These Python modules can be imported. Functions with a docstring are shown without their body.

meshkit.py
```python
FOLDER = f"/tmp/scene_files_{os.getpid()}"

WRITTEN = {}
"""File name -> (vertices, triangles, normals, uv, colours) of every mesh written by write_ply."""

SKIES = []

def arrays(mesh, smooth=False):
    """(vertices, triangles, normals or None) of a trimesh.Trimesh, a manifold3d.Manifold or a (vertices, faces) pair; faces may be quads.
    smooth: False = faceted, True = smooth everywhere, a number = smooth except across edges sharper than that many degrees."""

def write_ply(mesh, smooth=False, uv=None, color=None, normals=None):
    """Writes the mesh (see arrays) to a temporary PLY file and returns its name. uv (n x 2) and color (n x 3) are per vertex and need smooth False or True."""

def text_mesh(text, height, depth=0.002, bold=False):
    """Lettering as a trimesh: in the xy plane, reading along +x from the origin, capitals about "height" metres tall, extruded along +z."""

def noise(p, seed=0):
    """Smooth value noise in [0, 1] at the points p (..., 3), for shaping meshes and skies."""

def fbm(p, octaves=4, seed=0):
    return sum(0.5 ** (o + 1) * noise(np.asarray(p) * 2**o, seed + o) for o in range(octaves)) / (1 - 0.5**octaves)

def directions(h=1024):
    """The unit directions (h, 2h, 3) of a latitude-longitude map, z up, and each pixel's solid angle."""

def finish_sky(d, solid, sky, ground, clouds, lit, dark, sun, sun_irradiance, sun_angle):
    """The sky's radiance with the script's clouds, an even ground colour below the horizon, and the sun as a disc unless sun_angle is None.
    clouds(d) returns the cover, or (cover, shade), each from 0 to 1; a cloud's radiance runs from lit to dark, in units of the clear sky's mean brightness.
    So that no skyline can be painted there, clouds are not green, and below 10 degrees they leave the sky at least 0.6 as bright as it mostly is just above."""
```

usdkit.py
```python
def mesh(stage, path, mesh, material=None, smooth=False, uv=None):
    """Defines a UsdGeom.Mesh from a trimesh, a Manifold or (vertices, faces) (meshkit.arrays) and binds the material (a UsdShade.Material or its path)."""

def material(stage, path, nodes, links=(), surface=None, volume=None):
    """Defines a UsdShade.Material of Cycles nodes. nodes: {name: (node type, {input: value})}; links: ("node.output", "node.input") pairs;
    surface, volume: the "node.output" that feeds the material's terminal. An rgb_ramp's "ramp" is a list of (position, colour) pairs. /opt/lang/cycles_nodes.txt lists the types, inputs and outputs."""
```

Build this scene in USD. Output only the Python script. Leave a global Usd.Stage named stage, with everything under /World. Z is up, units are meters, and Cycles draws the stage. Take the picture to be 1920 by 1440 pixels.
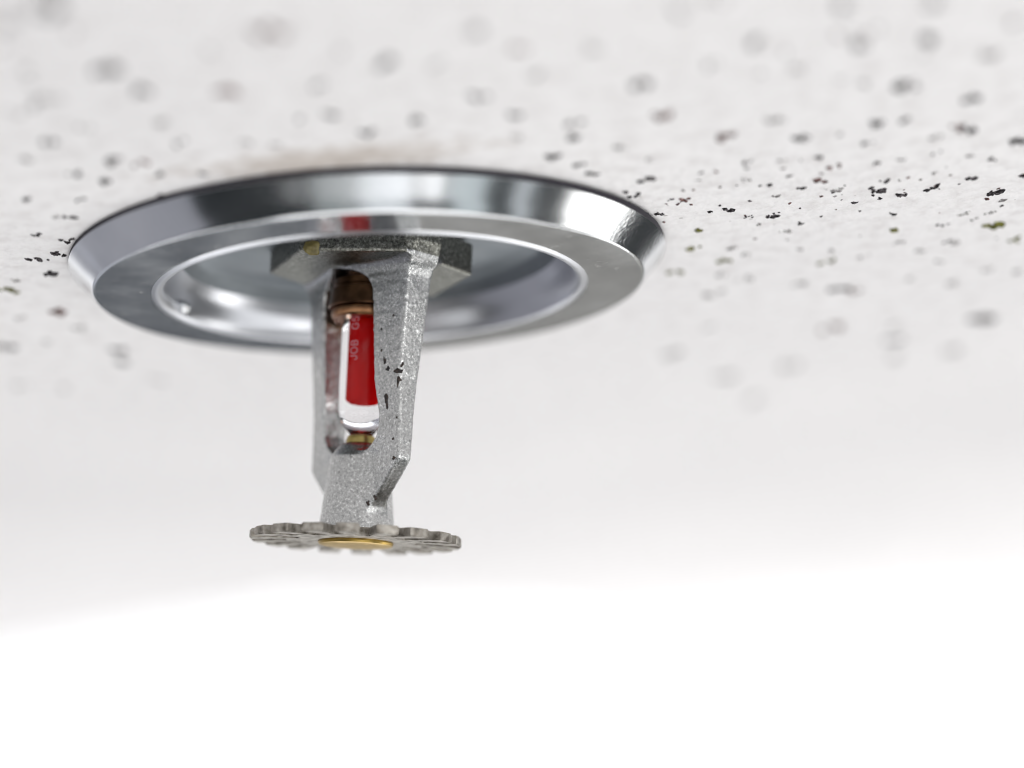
import math, numpy as np, trimesh, usdkit, meshkit
from pxr import Usd, UsdGeom, UsdLux, UsdShade, Gf, Sdf

stage = Usd.Stage.CreateInMemory()
UsdGeom.SetStageUpAxis(stage, 'Z'); UsdGeom.SetStageMetersPerUnit(stage, 1.0)
UsdGeom.Xform.Define(stage, '/World'); UsdGeom.Scope.Define(stage, '/World/Looks')
MM = 0.001

# ------------------------------------------------------------------ camera
def rx(a): c, s = math.cos(a), math.sin(a); return np.array([[1, 0, 0], [0, c, -s], [0, s, c]])
def ry(a): c, s = math.cos(a), math.sin(a); return np.array([[c, 0, s], [0, 1, 0], [-s, 0, c]])
def rz(a): c, s = math.cos(a), math.sin(a); return np.array([[c, -s, 0], [s, c, 0], [0, 0, 1]])
CAM = np.array([38.73, -226.09, -64.67]) * MM
RC = rz(0.0941) @ rx(0.2037) @ ry(0.0599)          # columns: right, forward, up
cam = UsdGeom.Camera.Define(stage, '/World/camera')
m = np.eye(4); m[0, :3], m[1, :3], m[2, :3], m[3, :3] = RC[:, 0], RC[:, 2], -RC[:, 1], CAM
cam.AddTransformOp().Set(Gf.Matrix4d(*m.ravel().tolist()))
FOCAL = 36 * 3433.6 / 1920
cam.CreateFocalLengthAttr(FOCAL); cam.CreateHorizontalApertureAttr(36.0); cam.CreateVerticalApertureAttr(27.0)
cam.CreateFStopAttr(FOCAL / 10.3); cam.CreateFocusDistanceAttr(0.2245); cam.CreateClippingRangeAttr(Gf.Vec2f(0.01, 100.0))
cam.CreateExposureAttr(0.0)

# ------------------------------------------------------------------ light: the sky, and unseen panels added round the close-up
# overcast sky beyond the edge of the ceiling: evenly white above the horizon, dim ground below it
sky = UsdLux.DomeLight.Define(stage, '/World/sky'); sky.CreateIntensityAttr(1.0)
wm = usdkit.material(stage, '/World/Looks/overcast_sky', {
    'tc': ('texture_coordinate', {}), 'sx': ('separate_xyz', {}), 'mr': ('map_range', {'from_min': -0.10, 'from_max': -0.03, 'clamp': True}),
    'c': ('mix_color', {'blend_type': 'mix', 'a': (0.035*.9, 0.035, 0.035*1.08), 'b': (1.18, 1.18, 1.19), 'use_clamp': False}), 'b': ('background_shader', {'strength': 1.0})},
    [('tc.generated', 'sx.vector'), ('sx.z', 'mr.value'), ('mr.result', 'c.fac'), ('c.result', 'b.color')], surface='b.background')
UsdShade.MaterialBindingAPI.Apply(sky.GetPrim()).Bind(wm)
sky.GetPrim().SetCustomDataByKey('kind', 'structure')

def lamp(name, pos, target, w, h, radiance, color=(1, 1, 1)):
    l = UsdLux.RectLight.Define(stage, '/World/' + name)
    pos, target = np.array(pos, float), np.array(target, float)
    z = pos - target; z /= np.linalg.norm(z)
    x = np.cross([0, 0, 1.0], z); x = x / np.linalg.norm(x) if np.linalg.norm(x) > 1e-3 else np.array([1.0, 0, 0]); y = np.cross(z, x)
    mm = np.eye(4); mm[0, :3], mm[1, :3], mm[2, :3], mm[3, :3] = x, y, z, pos
    l.AddTransformOp().Set(Gf.Matrix4d(*mm.ravel().tolist()))
    l.CreateWidthAttr(w); l.CreateHeightAttr(h); l.CreateIntensityAttr(radiance); l.CreateColorAttr(Gf.Vec3f(*color))
    return l

def from_dir(name, az0, az1, el0, el1, radiance, color=(1, 1, 1), dist=1.5):
    az, el = math.radians((az0 + az1) / 2), math.radians((el0 + el1) / 2)
    pos = dist * np.array([math.cos(el) * math.cos(az), math.cos(el) * math.sin(az), math.sin(el)])
    w = 2 * dist * math.cos(el) * math.tan(math.radians(abs(az1 - az0) / 2)); h = 2 * dist * math.tan(math.radians(abs(el1 - el0) / 2))
    return lamp(name, pos, (0, 0, 0), w, h, radiance, color)

# unseen panels added for the bright and grey patches mirrored in the chrome
from_dir('panel_left', 118, 196, -52, -2, .33, (.95, .95, 1.06))
from_dir('panel_middle', -84, -57, -70, -52, .80, (.96, 1.0, 1.04))
from_dir('panel_middle_dim', -112, -86, -68, -54, .30, (.92, 1.0, 1.0))
from_dir('panel_pale', -33, -17, -64, -46, .75, (.93, 1.02, 1.04))
from_dir('panel_small', -5, 3, -52, -44, .8, (.95, 1.0, 1.03))
from_dir('panel_right', 19, 42, -42, -24, 3.6, (1.0, .99, .97))
from_dir('panel_behind_left', -146, -102, -34, -12, 1.4)
from_dir('panel_behind', -98, -44, -34, -12, 2.3)  # added behind the camera to whiten the recess wall
from_dir('panel_behind_right', -40, 16, -34, -14, 1.6)
lamp('floor_bounce_panel', (.06, .36, -1.5), (.06, .3601, 0), 1.2, 1.9, 1.95, (1.0, .99, .985))  # added panel below, stands in for bounce that lights the ceiling
lamp('edge_fill_panel', (.05, .9, -.55), (.05, .9001, 0), 1.0, .5, 2.5)  # added panel, unseen, whitens the ceiling towards its edge
lamp('side_fill_lamp', (.33, -.24, -.13), (0, 0, -.02), .12, .10, 6.5, (1.0, .99, .98))  # added lamp, unseen, grades the ceiling and brightens the near arm
from_dir('far_panel_left', 101, 145, -34, -10, .13, (.95, 1.0, 1.1), 1.4)  # added dim panels, mirrored as grey in the flat face
from_dir('far_panel_right', 60, 101, -34, -10, .30, (1.03, 1.0, .93), 1.4)

# ------------------------------------------------------------------ helpers
UP = '/World/'
def tag(prim, label=None, cat=None, group=None, kind=None):
    prim = prim.GetPrim() if hasattr(prim, 'GetPrim') else prim
    for k, v in (('label', label), ('category', cat), ('group', group), ('kind', kind)):
        if v: prim.SetCustomDataByKey(k, v)
    return prim

USED = {}
def path_of(name, parent=None):
    base = (str(parent.GetPath()) if parent is not None else '/World') + '/' + name
    n = USED.get(base, -1) + 1; USED[base] = n
    return base if n == 0 else f'{base}_{n:03d}'

def put(name, v, f, mat, parent=None, normals=None, smooth=False):
    """one mesh prim; v in millimetres"""
    p = path_of(name, parent)
    v = np.asarray(v, float) * MM
    if normals is None:
        return usdkit.mesh(stage, p, (v, f), mat, smooth=smooth).GetPrim()
    g = usdkit.mesh(stage, p, trimesh.Trimesh(v, f, process=False), mat, smooth=False)
    from pxr import Vt
    g.CreateNormalsAttr(Vt.Vec3fArray.FromNumpy(np.asarray(normals, np.float32))); g.SetNormalsInterpolation('vertex')
    return g.GetPrim()

def quads(f): f = np.asarray(f); return np.vstack([f[:, [0, 1, 2]], f[:, [0, 2, 3]]])

def lathe(prof, n=96, corner=35):
    """prof: (r, z) points going so that the outside lies on the left of the walk down; returns v, f, normals with sharp corners split"""
    prof = np.asarray(prof, float)
    seg = np.diff(prof, axis=0); ang = np.arctan2(seg[:, 1], seg[:, 0])
    sn = np.c_[-seg[:, 1], seg[:, 0]] / np.linalg.norm(seg, axis=1, keepdims=True)
    rows, nr = [], []                                   # rows of the profile with their normals; a corner gives two rows
    idx = []
    for i in range(len(prof)):
        a, b = max(i - 1, 0), min(i, len(seg) - 1)
        turn = abs((ang[b] - ang[a] + np.pi) % (2 * np.pi) - np.pi)
        if a == b or turn < math.radians(corner):
            k = sn[a] + sn[b]; k /= np.linalg.norm(k); rows.append(prof[i]); nr.append(k); idx.append((len(rows) - 1, len(rows) - 1))
        else:
            rows += [prof[i], prof[i]]; nr += [sn[a], sn[b]]; idx.append((len(rows) - 2, len(rows) - 1))
    rows, nr = np.array(rows), np.array(nr)
    t = np.arange(n) * 2 * np.pi / n; c, s = np.cos(t), np.sin(t)
    v = np.stack([rows[:, :1] * c, rows[:, :1] * s, np.repeat(rows[:, 1:], n, 1)], -1).reshape(-1, 3)
    nn = np.stack([nr[:, :1] * c, nr[:, :1] * s, np.repeat(nr[:, 1:], n, 1)], -1).reshape(-1, 3)
    f, seg_id, j = [], [], np.arange(n)
    for i in range(len(seg)):
        p, q = idx[i][1] * n, idx[i + 1][0] * n
        f.append(np.c_[p + j, q + j, q + (j + 1) % n, p + (j + 1) % n]); seg_id += [i] * n
    f = np.vstack(f); seg_id = np.r_[seg_id, seg_id]; f = quads(f)
    # orient the faces with the normals
    fn = np.cross(v[f[:, 1]] - v[f[:, 0]], v[f[:, 2]] - v[f[:, 0]]); bad = (fn * nn[f].sum(1)).sum(1) < 0
    f[bad] = f[bad][:, ::-1]
    area = np.linalg.norm(fn, axis=1) > 1e-9
    return v, f[area], nn, seg_id[area]

def sub(v, f, n, keep):
    f = f[keep]; u, inv = np.unique(f.ravel(), return_inverse=True)
    return v[u], inv.reshape(-1, 3), n[u]

def surface_net(S, org, h):
    """naive surface nets of the field S (negative inside)"""
    ins = S < 0
    nx, ny, nz = S.shape
    acc = np.zeros((nx - 1, ny - 1, nz - 1, 3)); cnt = np.zeros((nx - 1, ny - 1, nz - 1))
    base = np.indices((nx - 1, ny - 1, nz - 1)).transpose(1, 2, 3, 0)
    sl = lambda o: S[o[0]:nx - 1 + o[0], o[1]:ny - 1 + o[1], o[2]:nz - 1 + o[2]]
    corners = [(i, j, k) for i in (0, 1) for j in (0, 1) for k in (0, 1)]
    for a in corners:
        for ax in range(3):
            if a[ax] == 0:
                b = tuple(a[q] + (q == ax) for q in range(3))
                A, B = sl(a), sl(b); cross = (A < 0) != (B < 0)
                t = np.where(cross, A / np.where(cross, A - B, 1), 0)
                for q in range(3):
                    acc[..., q] += np.where(cross, a[q] + (t if q == ax else 0), 0)
                cnt += cross
    has = cnt > 0
    ids = -np.ones(has.shape, int); ids[has] = np.arange(has.sum())
    v = org + h * (base[has] + acc[has] / cnt[has][:, None])
    F = []
    for ax in range(3):
        b, c = (ax + 1) % 3, (ax + 2) % 3
        lo = [slice(1, -1)] * 3; lo[ax] = slice(0, -1); hi = [slice(1, -1)] * 3; hi[ax] = slice(1, None)
        A, B = ins[tuple(lo)], ins[tuple(hi)]
        for want, flip in ((A & ~B, False), (~A & B, True)):
            p = np.argwhere(want) + 1; p[:, ax] -= 1
            if len(p) == 0: continue
            eb, ec = np.eye(3, dtype=int)[b], np.eye(3, dtype=int)[c]
            g = lambda o: ids[tuple((p - o).T)]
            q = np.c_[g(eb + ec), g(ec), g(0 * eb), g(eb)]
            F.append(q[:, ::-1] if flip else q)
    F = np.vstack(F); F = F[(F >= 0).all(1)]
    return v, quads(F)

def vnormals(v, f):
    n = np.zeros_like(v); fn = np.cross(v[f[:, 1]] - v[f[:, 0]], v[f[:, 2]] - v[f[:, 0]])
    for k in range(3): np.add.at(n, f[:, k], fn)
    return n / np.maximum(np.linalg.norm(n, axis=1, keepdims=True), 1e-12)

# ------------------------------------------------------------------ materials
def mat(name, nodes, links, surface='p.BSDF'):
    return usdkit.material(stage, '/World/Looks/' + name, nodes, links, surface=surface)
POS = {'tc': ('texture_coordinate', {})}

M_ceiling = mat('ceiling_paint', {
    'g': ('geometry', {}),
    'big': ('noise_texture', {'scale': 9.0, 'detail': 3.0}),
    'bigr': ('rgb_ramp', {'ramp': [(0.3, (.80, .785, .785)), (0.7, (.87, .855, .85))]}),
    # water stain on the paint beside the trim ring
    'sm': ('mapping', {'location': (-0.003, 0.0405, 0), 'scale': (1, 1, 1)}),
    'sm2': ('vector_math', {'math_type': 'multiply', 'vector2': (52, 190, 0)}),
    'sn': ('noise_texture', {'scale': 330.0, 'detail': 6.0, 'roughness': 0.7}),
    'sl': ('vector_math', {'math_type': 'length'}),
    'sa': ('math', {'math_type': 'multiply_add', 'value2': 1.9, 'value3': -0.9}),
    'sadd': ('math', {'math_type': 'add'}),
    'sr': ('map_range', {'from_min': 1.1, 'from_max': 0.35, 'to_min': 0.0, 'to_max': 0.62, 'clamp': True}),
    'stain': ('mix_color', {'blend_type': 'mix', 'b': (.46, .385, .315)}),
    # tiny specks of dirt between the larger ones
    'vo': ('voronoi_texture', {'scale': 520.0}),
    'von': ('noise_texture', {'scale': 70.0, 'detail': 2.0}),
    'vr': ('map_range', {'from_min': 0.5, 'from_max': 0.75, 'to_min': 0.0, 'to_max': 0.2, 'clamp': True}),
    'vl': ('math', {'math_type': 'less_than'}),
    'vm': ('math', {'math_type': 'multiply', 'value2': 0.45}),
    'speck': ('mix_color', {'blend_type': 'mix', 'b': (.16, .13, .12)}),
    'fine': ('noise_texture', {'scale': 900.0, 'detail': 4.0}), 'mot': ('noise_texture', {'scale': 330.0, 'detail': 5.0, 'roughness': 0.65}), 'motr': ('rgb_ramp', {'ramp': [(0.30, (.86, .845, .84)), (0.5, (1, 1, 1)), (0.7, (1.05, 1.05, 1.05))]}), 'mm': ('mix_color', {'blend_type': 'multiply', 'fac': 1.0, 'use_clamp': False}),
    'b': ('bump', {'strength': 0.6, 'distance': 0.0005}),
    'p': ('principled_bsdf', {'roughness': 0.75, 'specular_ior_level': 0.25})},
    [('g.position', 'big.vector'), ('big.fac', 'bigr.fac'),
     ('g.position', 'sm.vector'), ('sm.vector', 'sm2.vector1'), ('sm2.vector', 'sl.vector1'), ('g.position', 'sn.vector'), ('sn.fac', 'sa.value1'),
     ('sl.value', 'sadd.value1'), ('sa.value', 'sadd.value2'), ('sadd.value', 'sr.value'), ('sr.result', 'stain.fac'), ('bigr.color', 'stain.a'),
     ('g.position', 'vo.vector'), ('g.position', 'von.vector'), ('von.fac', 'vr.value'), ('vo.distance', 'vl.value1'), ('vr.result', 'vl.value2'), ('vl.value', 'vm.value1'),
     ('vm.value', 'speck.fac'), ('stain.result', 'speck.a'), ('g.position', 'mot.vector'), ('mot.fac', 'motr.fac'), ('speck.result', 'mm.a'), ('motr.color', 'mm.b'), ('mm.result', 'p.base_color'),
     ('g.position', 'fine.vector'), ('fine.fac', 'b.height'), ('b.normal', 'p.normal')])
def mould(name, col):
    return mat(name, {'g': ('geometry', {}), 'n': ('noise_texture', {'scale': 2600.0, 'detail': 2.0}), 'r': ('rgb_ramp', {'ramp': [(0.36, tuple(.45 * c for c in col)), (0.52, col), (0.66, tuple(min(1, 3.0 * c + .05) for c in col))]}),
        'p': ('principled_bsdf', {'roughness': 0.9, 'specular_ior_level': 0.15})}, [('g.position', 'n.vector'), ('n.fac', 'r.fac'), ('r.color', 'p.base_color')])
M_mould = [mould('black_mould', (.030, .026, .028)), mould('olive_mould', (.085, .085, .010)), mould('brown_mould', (.10, .055, .050)), mould('pale_grey_mould', (.33, .315, .31))]

M_chrome = mat('chrome_trim', {
    'tc': ('texture_coordinate', {}),
    'n1': ('noise_texture', {'scale': 55.0, 'detail': 3.0}),
    'rr': ('map_range', {'from_min': 0.3, 'from_max': 0.75, 'to_min': 0.12, 'to_max': 0.24, 'clamp': True}),
    # pitted patch at the right-hand side of the ring
    'pm': ('mapping', {'location': (-0.034, 0.012, 0.0)}), 'pl': ('vector_math', {'math_type': 'length'}),
    'pr': ('map_range', {'from_min': 0.014, 'from_max': 0.005, 'to_min': 0.0, 'to_max': 1.0, 'clamp': True}),
    'pn': ('noise_texture', {'scale': 2200.0, 'detail': 2.0}),
    'ph': ('math', {'math_type': 'multiply'}), 'b': ('bump', {'strength': 0.55, 'distance': 0.00006}),
    'w': ('noise_texture', {'scale': 60.0, 'detail': 1.0}), 'b0': ('bump', {'strength': 0.16, 'distance': 0.0006}),
    'cr': ('rgb_ramp', {'ramp': [(0.35, (.66, .68, .70)), (0.6, (.80, .81, .82))]}),
    'p': ('principled_bsdf', {'metallic': 1.0})},
    [('tc.object', 'n1.vector'), ('n1.fac', 'rr.value'), ('rr.result', 'p.roughness'), ('tc.object', 'pm.vector'), ('pm.vector', 'pl.vector1'), ('pl.value', 'pr.value'),
     ('tc.object', 'pn.vector'), ('pn.fac', 'ph.value1'), ('pr.result', 'ph.value2'), ('ph.value', 'b.height'), ('tc.object', 'w.vector'), ('w.fac', 'b0.height'), ('b0.normal', 'b.normal'), ('b.normal', 'p.normal'),
     ('n1.fac', 'cr.fac'), ('cr.color', 'p.base_color')])
M_satin = mat('dull_pressed_steel', {
    'tc': ('texture_coordinate', {}), 'n1': ('noise_texture', {'scale': 120.0, 'detail': 4.0}),
    'rr': ('map_range', {'from_min': 0.3, 'from_max': 0.75, 'to_min': 0.10, 'to_max': 0.20, 'clamp': True}),
    'cr': ('rgb_ramp', {'ramp': [(0.35, (.54, .55, .57)), (0.6, (.62, .63, .645))]}),
    'n2': ('noise_texture', {'scale': 1600.0, 'detail': 2.0}), 'b': ('bump', {'strength': 0.06, 'distance': 0.00005}),
    'du': ('noise_texture', {'scale': 420.0, 'detail': 6.0, 'roughness': 0.75}), 'dr': ('map_range', {'from_min': 0.60, 'from_max': 0.68, 'to_min': 0.0, 'to_max': 0.4, 'clamp': True}),
    'dd': ('diffuse_bsdf', {'color': (.55, .54, .52)}), 'mx': ('mix_closure', {}),
    'p': ('principled_bsdf', {'metallic': 1.0})},
    [('tc.object', 'n1.vector'), ('n1.fac', 'rr.value'), ('rr.result', 'p.roughness'), ('n1.fac', 'cr.fac'), ('cr.color', 'p.base_color'), ('tc.object', 'n2.vector'), ('n2.fac', 'b.height'), ('b.normal', 'p.normal'),
     ('tc.object', 'du.vector'), ('du.fac', 'dr.value'), ('dr.result', 'mx.fac'), ('p.BSDF', 'mx.closure1'), ('dd.BSDF', 'mx.closure2')], surface='mx.closure')
def metal0(name, c0, c1, rough, scale):
    return mat(name, {'tc': ('texture_coordinate', {}), 'n': ('noise_texture', {'scale': scale, 'detail': 3.0}), 'r': ('rgb_ramp', {'ramp': [(0.3, c0), (0.7, c1)]}),
        'p': ('principled_bsdf', {'metallic': 1.0, 'roughness': rough})}, [('tc.object', 'n.vector'), ('n.fac', 'r.fac'), ('r.color', 'p.base_color')])
M_cast = mat('cast_plated_frame', {
    'tc': ('texture_coordinate', {}),
    'n1': ('noise_texture', {'scale': 3200.0, 'detail': 3.0, 'roughness': 0.7}),
    'cr': ('rgb_ramp', {'ramp': [(0.25, (.22, .22, .22)), (0.42, (.40, .405, .40)), (0.58, (.53, .535, .53)), (0.72, (.92, .92, .91))]}),  # casting grain; palest stops put sparkle into the colour
    'nb': ('noise_texture', {'scale': 260.0, 'detail': 3.0}),
    'rr': ('map_range', {'from_min': 0.3, 'from_max': 0.7, 'to_min': 0.17, 'to_max': 0.27, 'clamp': True}),
    'n2': ('noise_texture', {'scale': 2600.0, 'detail': 4.0, 'roughness': 0.7}),
    'b': ('bump', {'strength': 0.8, 'distance': 0.00008}),
    'p': ('principled_bsdf', {'metallic': 1.0})},
    [('tc.object', 'n1.vector'), ('n1.fac', 'cr.fac'), ('cr.color', 'p.base_color'), ('tc.object', 'nb.vector'), ('nb.fac', 'rr.value'), ('rr.result', 'p.roughness'), ('tc.object', 'n2.vector'), ('n2.fac', 'b.height'), ('b.normal', 'p.normal')])
M_hub = mat('shaded_tarnished_boss', {  # olive tarnish, with the dark of the recess put into the colour
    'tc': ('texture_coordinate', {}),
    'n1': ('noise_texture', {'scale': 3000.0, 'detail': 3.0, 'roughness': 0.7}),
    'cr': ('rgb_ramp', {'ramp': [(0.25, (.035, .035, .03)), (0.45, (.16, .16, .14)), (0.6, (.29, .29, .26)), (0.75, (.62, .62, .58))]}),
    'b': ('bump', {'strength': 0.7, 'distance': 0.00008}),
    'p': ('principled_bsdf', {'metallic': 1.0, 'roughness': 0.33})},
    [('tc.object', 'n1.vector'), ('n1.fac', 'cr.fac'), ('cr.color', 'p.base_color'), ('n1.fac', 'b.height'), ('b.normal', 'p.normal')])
M_backplate = metal0('dull_back_plate', (.16, .18, .195), (.24, .26, .275), 0.5, 90.0)
M_recess = metal0('recess_chrome', (.52, .53, .56), (.62, .63, .66), 0.3, 90.0)
M_plate = mat('dull_nickel_deflector', {
    'tc': ('texture_coordinate', {}), 'n1': ('noise_texture', {'scale': 900.0, 'detail': 4.0}),
    'cr': ('rgb_ramp', {'ramp': [(0.32, (.13, .115, .095)), (0.5, (.33, .305, .27)), (0.68, (.50, .475, .43))]}),
    'n2': ('noise_texture', {'scale': 1500.0, 'detail': 3.0}), 'b': ('bump', {'strength': 0.5, 'distance': 0.0001}),
    'p': ('principled_bsdf', {'metallic': 0.85, 'roughness': 0.48})},
    [('tc.object', 'n1.vector'), ('n1.fac', 'cr.fac'), ('cr.color', 'p.base_color'), ('tc.object', 'n2.vector'), ('n2.fac', 'b.height'), ('b.normal', 'p.normal')])
def metal(name, c0, c1, rough, scale=700.0):
    return mat(name, {'tc': ('texture_coordinate', {}), 'n': ('noise_texture', {'scale': scale, 'detail': 3.0}), 'r': ('rgb_ramp', {'ramp': [(0.3, c0), (0.7, c1)]}),
        'b': ('bump', {'strength': 0.2, 'distance': 0.00005}), 'p': ('principled_bsdf', {'metallic': 1.0, 'roughness': rough})}, [('tc.object', 'n.vector'), ('n.fac', 'r.fac'), ('r.color', 'p.base_color'), ('n.fac', 'b.height'), ('b.normal', 'p.normal')])
M_brass = metal('yellow_brass', (.40, .26, .06), (.62, .43, .13), 0.32)
M_bronze = metal('brown_bronze', (.085, .045, .024), (.17, .09, .05), 0.28)
M_copper = metal('bright_copper', (.30, .15, .075), (.52, .28, .145), 0.22)
M_oldbrass = metal('tarnished_brass', (.26, .20, .07), (.48, .38, .14), 0.35)
M_olive_lump = mat('olive_yellow_lump', {'tc': ('texture_coordinate', {}), 'n': ('noise_texture', {'scale': 800.0}), 'r': ('rgb_ramp', {'ramp': [(0.3, (.10, .080, .022)), (0.7, (.24, .20, .07))]}), 'p': ('principled_bsdf', {'roughness': 0.5})}, [('tc.object', 'n.vector'), ('n.fac', 'r.fac'), ('r.color', 'p.base_color')])
M_glass = mat('clear_bulb_glass', {'p': ('principled_bsdf', {'transmission_weight': 1.0, 'roughness': 0.02, 'ior': 1.34, 'specular_ior_level': 0.15, 'base_color': (.97, .97, .98)})}, [])
M_red = mat('red_bulb_liquid', {'p': ('principled_bsdf', {'base_color': (.72, .002, .003), 'roughness': 0.6, 'specular_ior_level': 0.0})}, [])
M_print = mat('pale_bulb_print', {'p': ('principled_bsdf', {'base_color': (.66, .24, .28), 'roughness': 0.6})}, [])
M_gap_shadow = mat('black_gap_shadow', {'p': ('principled_bsdf', {'base_color': (.022, .019, .028), 'roughness': 0.7})}, [])
M_fleck = mat('dark_dirt_fleck', {'tc': ('texture_coordinate', {}), 'n': ('noise_texture', {'scale': 3000.0}), 'r': ('rgb_ramp', {'ramp': [(0.35, (.012, .011, .012)), (0.7, (.06, .04, .03))]}), 'p': ('principled_bsdf', {'roughness': 0.7})}, [('tc.object', 'n.vector'), ('n.fac', 'r.fac'), ('r.color', 'p.base_color')])

# ------------------------------------------------------------------ setting: ceiling and the white wall it meets
rng = np.random.default_rng(7)
W0, W1, W2, W3 = (-620, 640), (-84, 500), (140, 1250), (900, 700)
from shapely.geometry import Polygon, Point
from shapely import affinity
EDGE = [(-1500, 1645), (-105, 425), (-20, 560), (40, 1000), (223, 880), (900, 300), (1500, 300)]     # where the ceiling stops and the white sky begins
slab = Polygon([(-1500, -1500)] + EDGE + [(1500, -1500)]).difference(Point(0, 0).buffer(31, 48))     # hole for the pipe under the ring
b = trimesh.creation.extrude_polygon(slab, 60, engine='earcut')
ceiling = put('ceiling', b.vertices, b.faces, M_ceiling)
tag(ceiling, kind='structure', label='white painted ceiling with dark mould specks')

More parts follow.
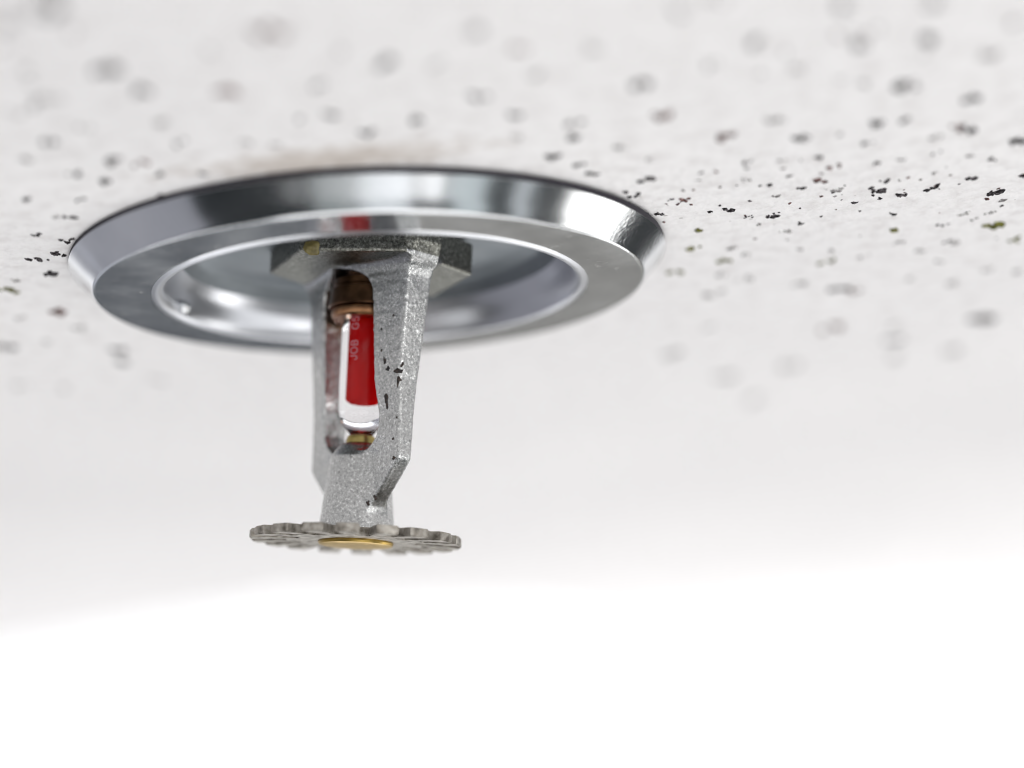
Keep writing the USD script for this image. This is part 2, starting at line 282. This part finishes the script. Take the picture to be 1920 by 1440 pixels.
SPECKS = [(36.6,-23.9,1.7,0),(33.9,-20.1,1.02,0),(35.0,-18.1,1.61,0),(39.2,-15.2,0.85,0),(40.6,-14.3,1.36,2),(37.4,-9.9,0.59,0),(38.0,-9.5,0.59,0),(44.0,-8.8,0.85,0),(46.4,-9.0,1.87,0),(48.6,-5.1,1.02,0),(51.0,-4.9,1.78,0),(42.9,-1.4,1.97,1),(41.6,7.3,1.97,1),(45.8,15.0,1.97,1),(39.2,18.8,1.8,1),(59.8,19.6,1.97,1),(55.3,-0.2,1.1,0),(53.8,3.0,1.27,3),(54.1,6.8,1.02,3),(54.7,-15.3,1.02,0),(51.6,-12.7,1.1,3),(50.2,-18.2,1.61,0),(48.1,-20.3,1.02,3),(56.9,-17.3,1.53,2),(58.2,-22.4,1.7,2),(55.9,-26.3,1.27,0),(59.0,-13.1,1.27,3),(61.2,-7.0,1.19,0),(63.9,-11.2,1.61,0),(64.3,-15.1,1.1,0),(67.4,-8.9,1.27,0),(70.3,-10.4,1.36,0),(74.8,-12.7,1.44,0),(78.5,-6.1,1.95,0),(76.4,-20.1,1.44,0),(73.7,-22.2,1.53,3),(69.3,-24.2,1.1,0),(69.9,-16.6,1.02,3),(62.8,-22.4,1.27,0),(61.1,-29.7,1.51,0),(61.6,-36.8,1.76,0),(64.8,-36.7,1.43,0),(53.8,-33.3,1.6,0),(50.8,-40.1,1.6,3),(45.3,-36.4,1.93,2),(47.9,-27.1,1.19,0),(38.9,-44.9,2.02,2),(42.4,-22.0,0.85,3),(78.6,-25.3,2.18,0),(72.2,-31.8,2.18,0),(70.7,-32.5,1.6,2),(71.0,-41.1,1.85,0),(66.8,-0.7,1.02,0),(75.9,1.8,1.53,3),(79.2,2.3,1.36,3),(73.7,6.2,1.36,0),(67.8,6.8,1.64,1),(80.4,9.2,2.3,1),(84.7,16.7,2.46,1),(76.2,15.1,1.7,3),(68.9,13.3,1.44,3),(72.6,18.0,1.78,3),(49.1,12.8,1.53,3),(47.1,8.8,1.36,3),(82.9,31.8,1.87,3),(72.2,33.0,2.18,3),(79.1,37.8,2.26,3),(88.3,34.7,1.87,3),(62.8,36.1,2.65,0),(56.0,31.3,2.18,3),(48.6,25.2,1.87,3),(44.5,32.4,2.18,3),(45.7,21.8,1.56,3),(37.6,-31.3,1.19,3),(34.3,-35.9,1.26,3),(27.0,-35.1,1.7,0),(29.3,-31.2,1.36,0),(30.5,-28.0,1.36,0),(29.8,-45.1,1.51,0),(29.3,-40.7,1.26,0),(23.8,-49.1,1.43,0),(23.5,-42.3,1.01,3),(63.9,-47.5,2.27,0),(58.3,-59.7,1.85,0),(64.5,-59.3,2.02,0),(37.1,-54.9,1.6,0),(21.2,-55.2,1.43,0),(59.1,-48.8,1.34,3),(41.1,-72.1,2.02,0),(48.2,-63.1,1.43,0),(22.9,-71.8,1.6,0),(26.0,-67.1,1.68,2),(55.5,-69.3,1.6,0),(63.9,-68.3,1.68,0),(34.2,-35.8,0.92,3),(-11.7,-70.8,2.1,0),(-10.4,-65.1,2.27,0),(-2.4,-63.0,1.85,2),(-11.2,-85.1,2.02,0),(4.9,-76.3,2.35,2),(13.2,-66.0,1.93,0),(6.6,-62.5,1.43,0),(3.1,-53.9,1.51,0),(5.8,-54.1,1.43,0),(8.8,-47.9,2.1,0),(14.1,-50.3,1.51,0),(-10.9,-50.5,1.34,0),(-23.1,-53.6,1.68,0),(-4.5,-48.4,1.34,3),(-19.0,-46.6,1.87,0),(-16.7,-45.0,1.61,2),(-24.2,-43.5,1.61,0),(-22.0,-40.2,1.44,0),(-15.7,-40.8,1.27,0),(-11.1,-39.9,1.19,0),(-32.0,-36.6,1.44,0),(-26.6,-35.0,1.19,0),(-17.7,-33.6,0.94,0),(-30.1,-28.9,1.19,0),(-31.3,-29.3,1.02,3),(-35.9,-23.4,1.19,0),(-33.2,-20.0,1.7,0),(-36.5,-15.2,2.04,0),(-39.9,-13.8,1.33,0),(-40.7,-13.8,0.62,0),(-38.4,-12.8,0.55,0),(-35.9,-14.2,0.68,0),(-27.5,-49.9,1.44,3),(-18.7,-65.6,1.68,3),(-18.4,-73.1,1.51,3),(-40.5,-6.7,1.72,0),(-45.3,-5.0,1.25,3),(-48.8,-1.5,1.56,1),(-48.3,-0.2,1.64,1),(-45.9,12.1,2.65,2),(-51.9,13.8,1.95,3),(-46.5,22.1,1.87,3),(-53.7,28.1,2.18,3),(-60.4,29.3,2.5,0),(-45.2,37.6,2.5,0),(-47.5,44.9,2.5,0),(-68.1,55.8,2.81,3),(-46.9,59.4,2.34,3),(-61.4,59.9,2.34,3),(62.8,61.2,3.28,2),(72.9,63.3,2.34,3),(73.9,73.8,2.65,0),(75.3,88.6,2.65,3),(87.1,62.8,3.59,0),(37.5,70.8,3.43,3),(53.2,116.1,4.68,3),(57.0,88.2,3.51,3),(84.5,87.3,3.9,3),(45.6,93.9,3.51,3),(43.5,54.2,2.5,3),(64.8,38.0,1.72,2),(81.7,-11.9,1.87,0),(57.7,-2.5,0.51,0),(62.4,-3.4,0.42,0),(54.9,-6.9,0.42,0),(45.0,-11.0,0.51,0),(41.2,-15.0,0.51,2),(41.5,-12.5,0.51,2),(39.9,-13.0,0.42,2),(51.9,-26.5,0.85,3),(58.2,-33.9,1.01,3),(68.9,-30.0,1.26,3),(65.6,-22.6,0.94,3),(53.0,-20.3,0.68,3),(56.7,-20.2,0.68,3),(63.0,-12.8,0.68,0),(64.5,-8.0,0.51,0),(63.5,-9.8,0.59,0),(50.1,-1.3,0.59,3),(51.7,-5.6,0.51,0),(71.1,-11.9,0.59,0),(69.8,-9.7,0.51,0),(80.0,-2.7,1.02,3),(77.9,-4.0,0.68,2),(60.2,14.5,1.36,3),(64.7,18.7,1.56,3),(55.8,11.8,1.36,3),(75.5,25.0,1.72,3),(43.8,-58.2,1.51,3),(33.4,-65.0,1.6,3),(52.6,-54.5,1.68,3),(70.7,-54.1,1.85,3),(27.4,-59.6,1.51,3),(18.3,-64.8,1.34,3),(-1.8,-73.9,1.6,3),(-11.0,-56.3,1.18,3),(-1.3,-47.0,1.09,3),(10.3,-70.8,1.51,3),(-18.5,-56.8,1.26,3),(-23.9,-63.0,1.43,3),(-5.6,-111.2,1.02,3),(38.6,-13.6,0.39,2),(42.4,-85.0,0.57,0),(58.6,-12.3,0.43,0),(-8.9,-92.3,0.68,0),(67.1,-10.8,0.25,2),(72.0,-61.8,0.7,0),(63.4,8.2,0.48,3),(-18.6,-78.8,0.74,0),(66.3,-1.5,0.31,0),(59.4,-63.3,0.98,0),(44.5,-24.5,0.45,2),(-9.0,-92.9,0.78,3),(77.8,4.4,0.5,3),(51.0,-59.6,0.6,0),(48.1,-5.9,0.33,2),(-12.2,-86.4,0.9,3),(42.8,-24.5,0.48,0),(57.2,-62.8,0.63,0),(42.1,-1.3,0.44,3),(-4.1,-107.6,1.01,0),(36.2,2.3,0.28,3),(43.5,-86.6,1.06,0),(48.0,-24.6,0.5,0),(-11.7,-80.2,0.64,2),(67.1,-15.7,0.45,2),(49.0,-89.4,0.94,3),(59.4,-4.9,0.31,2),(-11.7,-88.9,0.81,3),(70.7,-11.4,0.26,2),(55.8,-62.4,0.98,2),(52.4,-5.8,0.37,0),(-18.8,-72.4,0.81,0),(59.8,-14.8,0.42,0),(64.4,-55.3,1.05,3),(72.1,-15.2,0.33,2),(-20.6,-65.1,0.67,0),(49.6,5.2,0.42,2),(40.7,-87.6,0.75,0),(38.1,-6.1,0.4,2),(-14.1,-84.0,0.72,0),(82.0,15.2,0.29,0),(46.3,-87.2,0.65,2),(78.8,-7.9,0.37,2),(-11.2,-87.2,1.15,0),(59.8,-8.9,0.27,0),(56.5,-81.3,1.0,3),(59.7,-11.1,0.27,3),(-19.3,-69.8,0.65,0),(53.5,-9.3,0.46,2),(47.7,-61.4,1.0,0),(71.4,-9.9,0.3,0),(-21.4,-63.6,0.87,0),(34.3,-15.4,0.48,3),(60.0,-78.0,0.93,3),(66.2,-14.7,0.42,3),(-7.4,-97.7,0.94,0),(72.7,0.5,0.26,2),(56.9,-50.7,0.92,0),(52.2,-23.4,0.47,2),(-16.8,-82.6,1.07,0),(40.7,-18.4,0.52,3),(50.6,-75.8,0.75,3),(41.9,-18.3,0.45,2),(-9.8,-90.1,1.03,0),(54.1,-25.7,0.33,0),(66.1,-81.4,0.85,0),(63.3,-11.7,0.51,0),(-9.4,-100.7,0.77,2),(68.7,-14.4,0.44,2),(62.3,-47.6,0.92,2),(67.3,-9.6,0.35,2),(-12.5,-87.6,0.62,0),(33.8,8.8,0.55,0),(45.0,-73.2,0.63,2),(57.2,-11.1,0.51,2),(-9.3,-95.8,1.02,0),(57.6,-14.0,0.42,3),(43.4,-75.1,1.1,0),(34.9,-5.8,0.35,3),(-12.4,-92.8,1.02,0),(58.9,-10.7,0.4,3),(63.2,-89.7,0.54,0),(77.3,5.2,0.45,0),(-10.8,-86.4,0.98,0),(45.0,-18.5,0.55,2),(36.8,-64.8,1.07,3),(36.3,-10.4,0.35,0),(-13.3,-85.1,1.11,0),(80.3,-0.3,0.53,0),(48.8,-54.4,0.5,3),(66.4,-9.4,0.49,0),(-15.9,-83.7,0.9,0),(73.6,-11.2,0.32,0),(44.5,-80.5,0.53,2),(48.6,-11.8,0.47,0),(-8.9,-94.8,0.96,3),(49.8,-1.0,0.32,0),(58.6,-61.9,0.69,2),(71.2,-18.3,0.28,0),(-15.0,-87.4,0.82,0),(64.4,-8.5,0.27,0),(71.7,-61.0,0.77,2),(47.0,-18.5,0.31,0)]
def blob(cx, cy, d, k):
    """an irregular low lump of mould hanging on the ceiling (z < 0)"""
    n = 11; t = np.arange(n) * 2 * np.pi / n
    ax = rng.uniform(0.6, 1.05); ay = rng.uniform(0.95, 1.9); rot = rng.uniform(-.5, .5)
    rad = d / 2 * np.clip(1 + .38 * rng.standard_normal(n), .35, 1.7)
    x, y = ax * rad * np.cos(t), ay * rad * np.sin(t)
    X, Y = cx + x * np.cos(rot) - y * np.sin(rot), cy + x * np.sin(rot) + y * np.cos(rot)
    h = min(.45, .24 * d) * rng.uniform(.6, 1.2, n)
    ring0 = np.c_[X, Y, np.zeros(n) + 0.01]; ring1 = np.c_[cx + .72 * (X - cx), cy + .72 * (Y - cy), -h]
    v = np.vstack([ring0, ring1, [[cx, cy, -h.mean() * 1.15]]])
    j = np.arange(n); J = (j + 1) % n
    f = np.vstack([np.c_[j, n + j, n + J], np.c_[j, n + J, J], np.c_[n + j, np.full(n, 2 * n), n + J]])
    return v, f
for x, y, d, tone in SPECKS:
    V, F, n = [], [], 0
    many = 1 if d < .7 else int(rng.integers(3, 6))
    for q in range(many):
        r = d * (1 if many == 1 else rng.uniform(.25, .62)); s = 0 if many == 1 else .46 * d
        bv, bf = blob(x + rng.uniform(-1.1, 1.1) * s, y + rng.uniform(-1, 1) * s, r, q)
        V.append(bv); F.append(bf + n); n += len(bv)
    put('mould_speck', np.vstack(V), np.vstack(F), M_mould[tone], ceiling)

# ------------------------------------------------------------------ trim ring (escutcheon)
esc = UsdGeom.Xform.Define(stage, '/World/escutcheon'); esc.AddRotateYOp().Set(math.degrees(0.007))
tag(esc, 'round chrome trim ring with a sloping rim mounted flat on the speckled ceiling', 'trim ring')
def arc(cx, cz, r, a0, a1, n):
    a = np.radians(np.linspace(a0, a1, n)); return [(cx + r * math.cos(q), cz + r * math.sin(q)) for q in a]
D2 = 4.36
prof = [(37.2, -.80), (38.02, -.80), (38.08, -.88)]
i0 = len(prof)
prof += [(37.3, -1.75), (36.4, -2.75), (35.55, -3.72)]
prof += arc(34.75, -D2 + .62, .62, -38, -90, 8)[0:]
i1 = len(prof)
prof += [(33, -D2), (31, -D2), (29, -D2), (28.3, -D2)]
i2 = len(prof)
prof += arc(27.9, -D2 + .0, .01, -90, -91, 1) + [(27.6, -D2 - .14), (27.2, -D2 - .18), (26.8, -D2 - .1)] + [(26.55, -4.2), (26.3, -3.85), (26.0, -3.2), (25.65, -2.3), (25.35, -1.5), (25.05, -1.0)]
i3 = len(prof)
prof += [(24.3, .1), (23.6, 1.1), (23.05, 1.8), (22.7, 2.0), (20, 2.05), (15, 2.05), (10, 2.05), (6, 2.05)]
back = [(6, 2.5), (23.4, 2.5), (24.4, 1.1), (25.9, -1.2), (26.7, -3.5), (27.2, -D2 + .55), (34.2, -D2 + .6), (35, -3.5), (37.0, -1.1), (37.2, -.80)]
v, f, n, sid = lathe(prof + back, 192)
for nm, keep, mt in (('bevelled_rim', (sid < i1 - 1) , M_chrome), ('flat_face', (sid >= i1 - 1) & (sid < i2), M_satin), ('recess_wall', (sid >= i2) & (sid < i3), M_recess), ('back_plate', sid >= i3, M_backplate)):
    put(nm, *sub(v, f, n, keep)[:2], mt, esc.GetPrim(), normals=sub(v, f, n, keep)[2])
s = trimesh.creation.icosphere(3, .95); s.apply_scale((1, 1.1, .8)); a = math.radians(174)
s.apply_translation((25.75 * math.cos(a), 25.75 * math.sin(a), -3.55))
put('glint_bump', s.vertices, s.faces, M_chrome, esc.GetPrim(), smooth=True)  # added bump for the mirrored glint at the lip's left end

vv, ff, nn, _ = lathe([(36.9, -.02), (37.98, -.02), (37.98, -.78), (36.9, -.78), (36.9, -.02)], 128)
put('gap_shadow_ring', vv, ff, M_gap_shadow, esc.GetPrim(), normals=nn)  # added dark ring, paints the shadow gap between rim and ceiling

# ------------------------------------------------------------------ sprinkler
spr = UsdGeom.Xform.Define(stage, '/World/fire_sprinkler'); spr.AddRotateYOp().Set(math.degrees(0.095))
tag(spr, 'pendent fire sprinkler with red glass bulb hanging from the ceiling', 'fire sprinkler')
SP = spr.GetPrim()
TH = math.radians(-45); EU = np.array([math.cos(TH), math.sin(TH)]); ET = np.array([-math.sin(TH), math.cos(TH)])
h = 0.2
lo = np.array([-14.6, -14.6, -36.4]); hi = np.array([14.6, 14.6, 2.9])
g = [np.arange(a, b_ + h / 2, h) for a, b_ in zip(lo, hi)]
X, Y, Z = np.meshgrid(*g, indexing='ij'); d = -Z
u, t = np.abs(X * EU[0] + Y * EU[1]), np.abs(X * ET[0] + Y * ET[1]); r = np.hypot(X, Y)
smax = lambda a, b_, k: np.maximum(a, b_) + np.maximum(k - np.abs(a - b_), 0) ** 2 / (4 * k)
smin = lambda a, b_, k: -smax(-a, -b_, k)
ip = lambda xs, ys: np.interp(d, xs, ys)
# hexagonal hub, corners at 0, 60, 120 ... degrees
AP = 11.55
hexd = np.max([np.abs(X * math.cos(q) + Y * math.sin(q)) for q in np.radians([30, 90, 150])], 0) - AP
hub = smax(hexd, d - 1.9, .25); hub = smax(hub, -d - 2.3, .2); hub = smax(hub, r - 13.25, .2)
# arms: trapezoid section, wide towards the bulb
U1 = ip([0, 1.6, 2.6, 4, 7, 17, 21, 26.6, 27.0, 27.6, 32.6, 34], [13.0, 12.4, 11.7, 11.15, 10.85, 9.75, 9.75, 9.8, 9.7, 9.2, 4.2, 3.0])
U0 = ip([0, 1.9, 2.9, 3.9, 5.2, 7, 17, 21, 22.6, 24.0, 25.3, 26.3], [0, 0, 3.3, 4.85, 5.4, 5.53, 5.57, 6.0, 6.0, 5.4, 3.6, 0])
A = ip([0, 1.9, 2.6, 3.4, 4.6, 7, 17, 21, 26.5, 33], [6.0, 5.2, 4.4, 3.85, 3.5, 3.27, 2.5, 1.85, 1.6, 1.5]); B = ip([0, 3, 7, 17, 21, 26.5, 33], [2.0, 1.85, 1.74, 1.43, 1.15, 1.02, 1.0])
wid = A + (B - A) * np.clip((u - U0) / np.maximum(U1 - U0, 1), -.2, 1.2)
arm = smax(smax((u - U1) * .95, (t - wid) * .95, .3), (U0 - u) * .85, .5)
arm = smax(arm, d - 33.5, .3); arm = smax(arm, -d - 1.9, .2)
RB = ip([23.6, 24.6, 26, 30, 33, 35.5], [1.6, 2.9, 3.8, 4.25, 4.55, 4.8])
boss = smax(smax((r - RB) * .95, d - 35.5, .2), 24.0 - d, .6)
fld = smin(smin(hub, arm, 1.5), boss, 1.2)
P3 = np.stack([X, Y, Z], -1)
fld = fld + +.05 * (meshkit.noise(P3 * 1.7, 3) - .5) + .05 * (meshkit.noise(P3 * 3.4, 5) - .5)
v, f = surface_net(fld, lo, h); n = vnormals(v, f)
c = v[f].mean(1); cu = c[:, 0] * EU[0] + c[:, 1] * EU[1]; cr_ = np.hypot(c[:, 0], c[:, 1]); cd = -c[:, 2]
ct = np.abs(c[:, 0] * ET[0] + c[:, 1] * ET[1])
is_hub = cd < np.where((np.abs(cu) > 7.5) & (ct < 3.3), 1.5, 2.1)  # arm tops take the boss colour too, as recess shade
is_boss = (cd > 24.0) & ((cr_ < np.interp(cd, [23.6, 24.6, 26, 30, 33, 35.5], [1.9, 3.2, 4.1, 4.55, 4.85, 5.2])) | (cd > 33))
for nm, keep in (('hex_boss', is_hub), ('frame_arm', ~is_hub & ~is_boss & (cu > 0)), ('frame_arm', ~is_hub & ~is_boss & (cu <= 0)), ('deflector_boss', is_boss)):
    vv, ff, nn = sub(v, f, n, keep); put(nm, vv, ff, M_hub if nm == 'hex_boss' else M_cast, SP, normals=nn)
frame_v, frame_n = v, n

def L(name, prof, mt, parent=SP, n_=64, corner=35):
    vv, ff, nn, _ = lathe(prof, n_, corner); return put(name, vv, ff, mt, parent, normals=nn)
# bulb seat (bronze plug) and its bright lower ring
seat = L('bulb_seat', [(0, -1.3), (3.1, -1.3), (3.1, -2.9), (4.3, -2.95), (4.5, -3.1), (4.62, -3.9), (4.45, -4.05), (4.48, -4.25), (4.85, -4.4), (5.1, -6.55), (4.95, -6.75), (3.0, -6.75), (0, -6.75)], M_bronze)
L('retaining_ring', [(3.0, -6.72), (4.3, -6.72), (4.6, -6.95), (4.7, -7.4), (4.6, -7.9), (4.3, -8.15), (3.3, -8.2), (2.6, -8.2), (2.6, -6.72)], M_copper, seat)
# glass bulb, red liquid, printed marking
bulb = L('glass_bulb', [(0, -6.9), (1.8, -7.0), (2.6, -7.5), (3.05, -8.4), (3.2, -9.4), (3.2, -15), (3.2, -20.0), (3.1, -20.6), (2.85, -21.2), (2.4, -21.85), (1.8, -22.5), (1.4, -23.0), (1.15, -23.5), (.8, -23.8), (0, -23.9)], M_glass, SP, 96, 60)
L('red_liquid', [(0, -7.6), (1.4, -7.7), (1.7, -8.5), (1.7, -13), (1.7, -18.4), (1.5, -18.75), (1.2, -19.0), (.7, -19.15), (0, -19.2)], M_red, bulb, 64, 60)
def wrap(text, d0, height, azb, name):
    tm = meshkit.text_mesh(text, height, depth=.03, bold=False)
    tm = tm.subdivide_to_size(.25)
    q = tm.vertices; ang = math.radians(azb) - q[:, 1] / 3.2; rr = 3.2 + .004 + q[:, 2]
    put(name, np.c_[rr * np.cos(ang), rr * np.sin(ang), -d0 + q[:, 0]], tm.faces, M_print, bulb)
wrap('JOB', 13.9, 1.0, -98, 'marking'); wrap('G5', 9.95, 1.0, -98, 'marking')
# compression screw below the bulb, deflector with slots, brass screw head
L('compression_screw', [(0, -23.0), (1.0, -23.2), (1.35, -23.0), (1.75, -23.2), (1.9, -23.7), (1.9, -25.6), (0, -25.6)], M_oldbrass)
NT = 18
from shapely.geometry import Polygon, Point
from shapely import affinity
disk = Point(0, 0).buffer(13.28, 96)
for k in range(NT):
    a = 2 * math.pi * (k + .35) / NT
    w = .55 if k % 2 else .72
    slot = Polygon([(8.9 if k % 2 else 7.6, -w), (14.5, -w * 1.35), (14.5, w * 1.35), (8.9 if k % 2 else 7.6, w)]).buffer(.06)
    disk = disk.difference(affinity.rotate(slot, math.degrees(a), origin=(0, 0)))
disk = disk.buffer(-.07).buffer(.07).simplify(.03)
top, bot, cham = -35.45, -36.55, .14
inner = disk.buffer(-cham)
pl = trimesh.util.concatenate([trimesh.creation.extrude_polygon(disk, (top - bot) - 2 * cham, engine='earcut').apply_translation((0, 0, bot + cham)),
     trimesh.creation.extrude_polygon(inner, top - bot, engine='earcut').apply_translation((0, 0, bot))])
# teeth dip slightly downwards towards the rim
pl = pl.subdivide_to_size(1.6, max_iter=12)
pr = np.hypot(pl.vertices[:, 0], pl.vertices[:, 1]); pl.vertices[:, 2] -= .045 * np.maximum(pr - 8, 0) ** 1.3 * .55
put('deflector', pl.vertices, pl.faces, M_plate, SP)
L('deflector_screw', [(0, -36.5), (4.7, -36.5), (4.75, -36.75), (4.6, -36.98), (4.3, -37.06), (2.2, -37.08), (0, -37.08)], M_brass)
# olive-yellow lump at the hexagon's left corner and dirt flecks on the near arm
s = trimesh.creation.icosphere(3, 1.0); s.vertices *= (1 + .5 * (meshkit.noise(s.vertices * 1.7 + 5, 2) - .5))[:, None]; s.apply_scale((1.05, .6, .95)); s.apply_translation((-5.2, -11.35, -1.5))
put('olive_lump', s.vertices, s.faces, M_olive_lump, SP, smooth=True)
RY = ry(0.095)
tree_w = frame_v @ RY.T; nw = frame_n @ RY.T
cmm = CAM / MM; rel = (tree_w - cmm) @ RC; su, sv = 960 + 3433.6 * rel[:, 0] / rel[:, 1], 720 - 3433.6 * rel[:, 2] / rel[:, 1]
FLECKS = [(3.75, -6.83, -14.7, -0.55, -0.83, -0.06, 0.5, 1.0), (4.28, -7.05, -15.7, -0.51, -0.86, -0.08, 0.7, 0.6), (5.9, -7.89, -16.1, -0.01, -0.99, -0.1, 0.9, 0.35), (5.88, -7.78, -17.29, 0.32, -0.95, -0.02, 0.4, 1.0), (4.24, -6.58, -19.9, -0.55, -0.82, -0.17, 0.55, 1.7), (6.23, -7.83, -15.3, 0.64, -0.75, -0.16, 0.35, 0.5), (3.19, -6.8, -10.64, -0.52, -0.85, -0.1, 0.4, 0.5), (4.77, -7.82, -9.1, -0.51, -0.85, -0.07, 0.3, 0.3), (3.3, -6.68, -13.3, -0.47, -0.88, -0.08, 0.3, 0.4), (5.75, -7.43, -21.9, -0.53, -0.85, 0.01, 0.3, 0.35), (5.35, -7.04, -24.5, -0.63, -0.77, -0.09, 0.35, 0.4), (2.1, -4.19, -32.1, 0.0, -1.0, -0.03, 0.5, 0.6), (2.97, -4.41, -31.43, -0.14, -0.94, -0.32, 0.4, 0.5), (5.54, -7.05, -26.9, -0.63, -0.78, -0.04, 0.8, 0.5)]
for px, py, pz, nx_, ny_, nz_, w_, h_ in FLECKS:
    nn = np.array([nx_, ny_, nz_]); zz = np.array([0, 0, 1.0]); a1 = np.cross(zz, nn); a1 /= np.linalg.norm(a1); a2 = np.cross(nn, a1)
    k = 10; tt = np.arange(k) * 2 * np.pi / k; rad = np.clip(1 + .35 * rng.standard_normal(k), .5, 1.5)
    ring = np.array([px, py, pz]) + (.7 * w_ * rad * np.cos(tt))[:, None] * a1 + (.7 * h_ * rad * np.sin(tt))[:, None] * a2
    vv = np.vstack([ring - .08 * nn, ring * .4 + .6 * np.array([px, py, pz]) + .11 * nn, [np.array([px, py, pz]) + .14 * nn]])
    j = np.arange(k); J = (j + 1) % k
    put('dirt_fleck', vv, np.vstack([np.c_[j, J, k + J], np.c_[j, k + J, k + j], np.c_[k + j, k + J, np.full(k, 2 * k)]]), M_fleck, SP, smooth=True)
